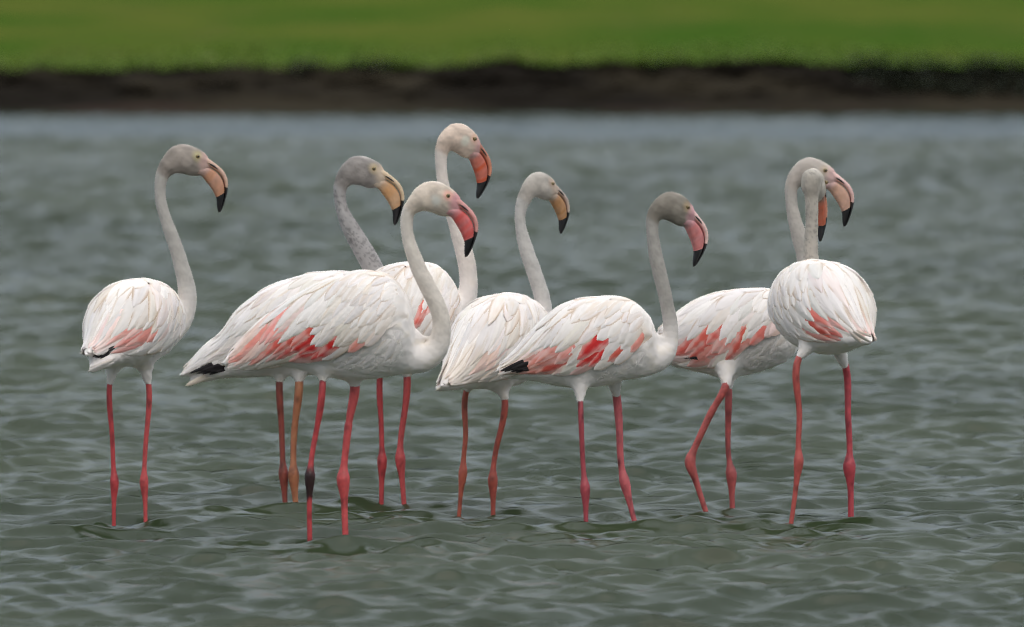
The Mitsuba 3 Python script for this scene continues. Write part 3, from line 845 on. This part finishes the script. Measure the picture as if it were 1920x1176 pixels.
# white bird with the stretched neck, at the back
flamingo('tallest white flamingo at the back with a stretched neck and coral bill', 26.2, 28,
         stations=[(640, 648, 662), (655, 610, 672), (675, 560, 684), (700, 522, 692), (730, 501, 696), (765, 495, 697), (800, 497, 692), (825, 510, 675), (842, 530, 645), (851, 556, 610)],
         wing_edge=[(640, 655), (680, 660), (720, 655), (760, 630), (790, 596), (820, 572), (851, 565)],
         neck=[(828, 284, 13), (827, 310, 11), (829, 335, 11), (836, 364, 12), (846, 395, 13), (856, 425, 14.5), (865, 455, 16), (873, 485, 17), (878, 515, 17), (878, 541, 18), (870, 565, 22), (850, 582, 30), (822, 584, 42)],
         neck_dy=(0.10, 0.12), eye=(880.5, 259), tip=(895.4, 373.7), head_yaw=34, neck_col=(0.64, 0.57, 0.52), head_col=(0.58, 0.46, 0.38), face=(0.62, 0.38, 0.28), bill=(0.50, 0.10, 0.05), bill_base=(0.54, 0.32, 0.30), bill_up=(0.54, 0.22, 0.14),
         legs=[[(713, 697, 5.5), (714.7, 796, 5), (716, 840, 6), (716.5, 864, 8.5), (716, 890, 5.5), (715, 957, 4.8)],
               [(763, 701, 7), (755, 796, 5.8), (750.5, 836, 7.5), (750.5, 860, 9), (753, 890, 5.5), (758.5, 957, 4.8)]],
         leg_col=[(RED_LEG, DARK, 0.4), (PINK_LEG, DARK, 0.45)],
         patches=[(790, 572, 22, 12, 30, CORAL), (800, 600, 30, 10, 0, PALE)], seed=3)
# leftmost bird
flamingo('leftmost flamingo standing apart, pale grey neck and peach bill', 25.55, 60, center=(237, 605), L=0.356, width=0.90,
         neck=[(305, 327, 13.5), (300, 355, 11), (303, 385, 11), (311, 412, 11.5), (321, 440, 13), (331, 468, 13.5), (340, 498, 14.5), (347, 525, 16), (351, 552, 17.5), (349, 578, 18.5), (340, 600, 21), (322, 612, 28), (298, 612, 40)],
         neck_dy=(0.12, 0.15), eye=(367, 292), tip=(411.5, 399.7), head_yaw=14, neck_col=(0.42, 0.395, 0.365), head_col=(0.29, 0.25, 0.22), speck=0.25, face=(0.44, 0.38, 0.20), bill=(0.50, 0.25, 0.155), bill_base=(0.50, 0.34, 0.30), bill_up=(0.58, 0.38, 0.29),
         legs=[[(206, 716, 5), (210, 815, 4.5), (213, 880, 5.5), (214.5, 903, 7.5), (214, 928, 5), (213.5, 988, 4)],
               [(278, 716, 5.5), (274.5, 815, 4.5), (270.5, 880, 6), (270, 903, 7.5), (271.5, 928, 5.2), (273, 986, 4)]],
         leg_col=[(RED_LEG, DARK, 0.4), (PINK_LEG, DARK, 0.6)],
         patches=[(262, 626, 26, 22, 0, PINK), (275, 640, 12, 12, 0, CORAL), (302, 622, 8, 14, 90, PINK), (195, 628, 30, 18, 0, PALE)], wings=('right', 'left'),
         primaries=[(214, 655, 172, 671, 12, BLACK, -0.145)], tail_tip=(172, 693, -0.15), tails=[(212, 676, 163, 698, 14, WHITE, -0.165), (216, 672, 167, 690, 12, WHITE, -0.16), (214, 680, 172, 699, 10, WHITE, -0.15)], seed=4)
# grey bird with the orange bill in the middle
flamingo('pale flamingo in the middle turned away, grey head and short orange bill', 26.05, 58, center=(921, 640), L=0.40, width=0.84,
         neck=[(980, 381, 13), (975, 404, 10.5), (977, 430, 11), (983, 455, 13), (990, 478, 14), (998, 500, 14.5), (1005, 521, 14.5), (1013, 545, 15), (1018, 570, 16), (1017, 598, 20), (1000, 628, 32), (975, 640, 42)],
         neck_dy=(0.14, 0.18), eye=(1027, 343), tip=(1052, 440), head_yaw=38, neck_col=(0.47, 0.445, 0.42), head_col=(0.42, 0.38, 0.34), speck=0.3, face=(0.42, 0.30, 0.22), bill=(0.38, 0.18, 0.065), bill_base=(0.46, 0.36, 0.29), bill_up=(0.50, 0.39, 0.33),
         legs=[[(876.5, 728, 5.5), (873, 813, 4.8), (869, 864, 5.5), (868, 886, 7.5), (865, 915, 4.8), (861, 963, 4)],
               [(946, 745, 6.5), (933, 830, 5.2), (925, 878, 6.5), (924, 900, 8.5), (924.5, 925, 6), (924.5, 964, 4.5)]],
         leg_col=[((0.42, 0.10, 0.06), DARK, 0.4), ((0.38, 0.08, 0.055), DARK, 0.5)],
         patches=[(905, 665, 25, 16, 0, PALE), (940, 660, 20, 20, 0, PALE)], wings=('right', 'left'),
         profile=[(-.055, -.235, -.262), (.03, -.150, -.262), (.12, -.045, -.262), (.2, .05, -.262), (.29, .142, -.262), (.39, .215, -.283), (.55, .266, -.297), (.70, .276, -.285), (.805, .262, -.262), (.90, .215, -.225), (.966, .145, -.165), (1, .06, -.05)],
         wing_edge=[(-.055, -.245), (.1, -.215), (.3, -.19), (.58, -.16), (.7, -.11), (.85, -.04), (.95, .03), (1, .04)],
         tail_tip=(824, 729, -0.17), tails=[(850, 714, 817, 733, 11, CREAM, -0.185), (858, 708, 822, 727, 12, WHITE, -0.18)], seed=5)
# grey-necked bird with the pink bill
flamingo('flamingo with a dark grey neck and pink bill, black wing tip showing', 25.56, 6,
         stations=[(931, 692, 699), (960, 665, 700), (990, 630, 705), (1020, 600, 714), (1050, 576, 724), (1096, 562, 728), (1141, 559, 722), (1171, 562, 714), (1199, 576, 706), (1218, 594, 690), (1229, 622, 655)],
         wing_edge=[(931, 696), (975, 690), (1000, 688), (1050, 687), (1096, 682), (1120, 676), (1150, 666), (1190, 650), (1210, 636), (1229, 632)],
         neck=[(1224, 411, 13), (1223, 432, 12), (1226, 460, 12.5), (1231, 487, 13.5), (1237, 512, 13.5), (1245, 545, 13), (1252, 579, 13), (1257, 608, 14), (1257, 633, 15), (1252, 652, 18), (1238, 666, 25), (1214, 670, 34), (1185, 660, 44)],
         neck_dy=(0.02, 0.06), eye=(1282.5, 387), tip=(1301.5, 501), head_yaw=24, neck_col=(0.33, 0.31, 0.285), head_col=(0.22, 0.195, 0.165), speck=0.35, base_white=0.68, face=(0.34, 0.25, 0.15), bill=(0.52, 0.16, 0.15), bill_base=(0.54, 0.30, 0.32), bill_up=(0.74, 0.50, 0.46),
         legs=[[(1088, 750, 5.2), (1092, 850, 5), (1094.5, 888, 6.5), (1097, 915, 8.5), (1098, 940, 6), (1099, 990, 4.5)],
               [(1155, 736, 8), (1162, 823, 6.5), (1166, 880, 7), (1171, 903, 9), (1177, 928, 6.5), (1191, 983, 5)]],
         leg_col=[((0.36, 0.06, 0.075), DARK, 0.4), ((0.52, 0.11, 0.12), DARK, 0.3)],
         patches=[(1020, 668, 42, 20, 10, PALE), (1030, 670, 50, 19, 12, PINK), (1050, 684, 24, 7, 12, CORAL), (1065, 648, 13, 9, 0, PINK), (1112, 658, 18, 28, -25, RED), (1120, 640, 10, 16, -20, PINK), (1150, 661, 18, 7, 25, CORAL), (1178, 650, 18, 6, 15, PINK), (1203, 637, 8, 10, 0, PINK)],
         primaries=[(1000, 678, 934, 698, 17, BLACK, -0.065), (1003, 683, 955, 694, 15, BLACK, -0.07)],
         tail_tip=(950, 704, 0), tails=[(985, 694, 940, 707, 10, WHITE, -0.03)], seed=6)
# walking bird partly hidden at the right
flamingo('striding flamingo with coral wing patches, half hidden behind the right-hand bird', 26.05, 3, body_dy=0.02, leg_dy=0.12,
         stations=[(1229, 632, 642), (1248, 608, 680), (1285, 577, 692), (1322, 559, 701), (1355, 550, 708), (1386, 546, 706), (1416, 544, 700), (1445, 546, 691), (1470, 560, 680), (1490, 586, 664), (1500, 614, 640)],
         wing_edge=[(1229, 640), (1260, 668), (1290, 674), (1330, 671), (1365, 660), (1385, 645), (1420, 626), (1450, 615), (1500, 612)],
         neck=[(1485, 346, 13), (1483, 370, 11.5), (1486, 395, 12), (1492, 420, 13.5), (1499, 445, 15), (1507, 470, 16), (1512, 495, 17), (1513, 530, 19), (1505, 565, 26), (1482, 600, 40)],
         neck_dy=(0.02, 0.06), eye=(1544, 318), tip=(1584, 426), head_yaw=10, neck_col=(0.42, 0.385, 0.35), head_col=(0.42, 0.37, 0.33), speck=0.3, face=(0.5, 0.4, 0.3), bill=(0.54, 0.31, 0.21), bill_base=(0.54, 0.36, 0.34), bill_up=(0.72, 0.46, 0.42),
         legs=[[(1362, 718, 8), (1340, 762, 6.5), (1318, 806, 6), (1299, 848, 6.5), (1294, 865, 9.5), (1300, 888, 7.5), (1309, 915, 6), (1328, 973, 5)],
               [(1366, 726, 7), (1365, 810, 5), (1367, 862, 6), (1371, 888, 9.5), (1372, 915, 8), (1374, 970, 5.5)]],
         leg_col=[((0.46, 0.10, 0.09), DARK, 0.4), ((0.42, 0.09, 0.085), DARK, 0.4)],
         patches=[(1300, 645, 40, 24, 10, PALE), (1345, 643, 48, 24, 20, PINK), (1310, 630, 20, 16, 0, CORAL), (1305, 652, 20, 14, 0, CORAL), (1347, 612, 8, 22, -25, CORAL), (1365, 648, 26, 10, 15, CORAL), (1400, 632, 22, 8, 18, PINK), (1430, 620, 16, 9, 0, CORAL), (1455, 612, 14, 10, 0, PALE)],
         primaries=[(1340, 669, 1280, 674, 7, BLACK, -0.085)], seed=7)
# bird seen from behind at the right
flamingo('rightmost flamingo seen from behind, straight speckled neck, red patch on the wing', 25.66, 118, body_dy=-0.05, center=(1556, 576), L=0.385, width=0.90,
         neck=[(1522, 334, 17), (1522, 356, 14), (1522, 388, 12.5), (1522, 420, 12), (1521, 450, 13), (1520, 480, 15), (1519, 505, 20), (1516, 540, 30), (1518, 570, 45)],
         neck_dy=(0.13, 0.10), eye=(1531, 341), tip=(1539, 455), head_yaw=74, neck_col=(0.46, 0.42, 0.37), head_col=(0.44, 0.395, 0.345), speck=0.6, face=(0.4, 0.3, 0.2), bill=(0.52, 0.13, 0.07), bill_base=(0.42, 0.22, 0.17), bill_up=(0.65, 0.3, 0.2),
         legs=[[(1500, 667, 6.5), (1498.5, 769, 5.5), (1497, 838, 6), (1497.5, 864, 8.5), (1495, 890, 6.5), (1490, 932, 5), (1482.5, 987, 4.5)],
               [(1584, 682, 7), (1590, 776, 6), (1593, 845, 8.5), (1592.5, 874, 11), (1594, 900, 7.5), (1595.5, 977, 6)]],
         leg_col=[((0.46, 0.09, 0.075), DARK, 0.45), ((0.47, 0.06, 0.075), DARK, 0.45)],
         patches=[(1534, 604, 30, 22, 0, CORAL), (1552, 590, 16, 12, 0, PINK), (1614, 606, 22, 18, 0, PALE), (1608, 608, 12, 12, 0, PINK)], wings=('left', 'right'),
         tail_tip=(1621, 640, -0.17), tails=[(1600, 622, 1632, 642, 15, WHITE, -0.19), (1594, 624, 1616, 645, 13, WHITE, -0.185), (1606, 620, 1634, 632, 12, WHITE, -0.18)], seed=8)

labels['flamingo__leg'] = {'label': 'red leg with a mud-blackened ankle joint'}
labels['flamingo_001__leg'] = {'label': 'dark brown-red leg'}
labels['flamingo_001__leg_001'] = {'label': 'orange-brown leg'}
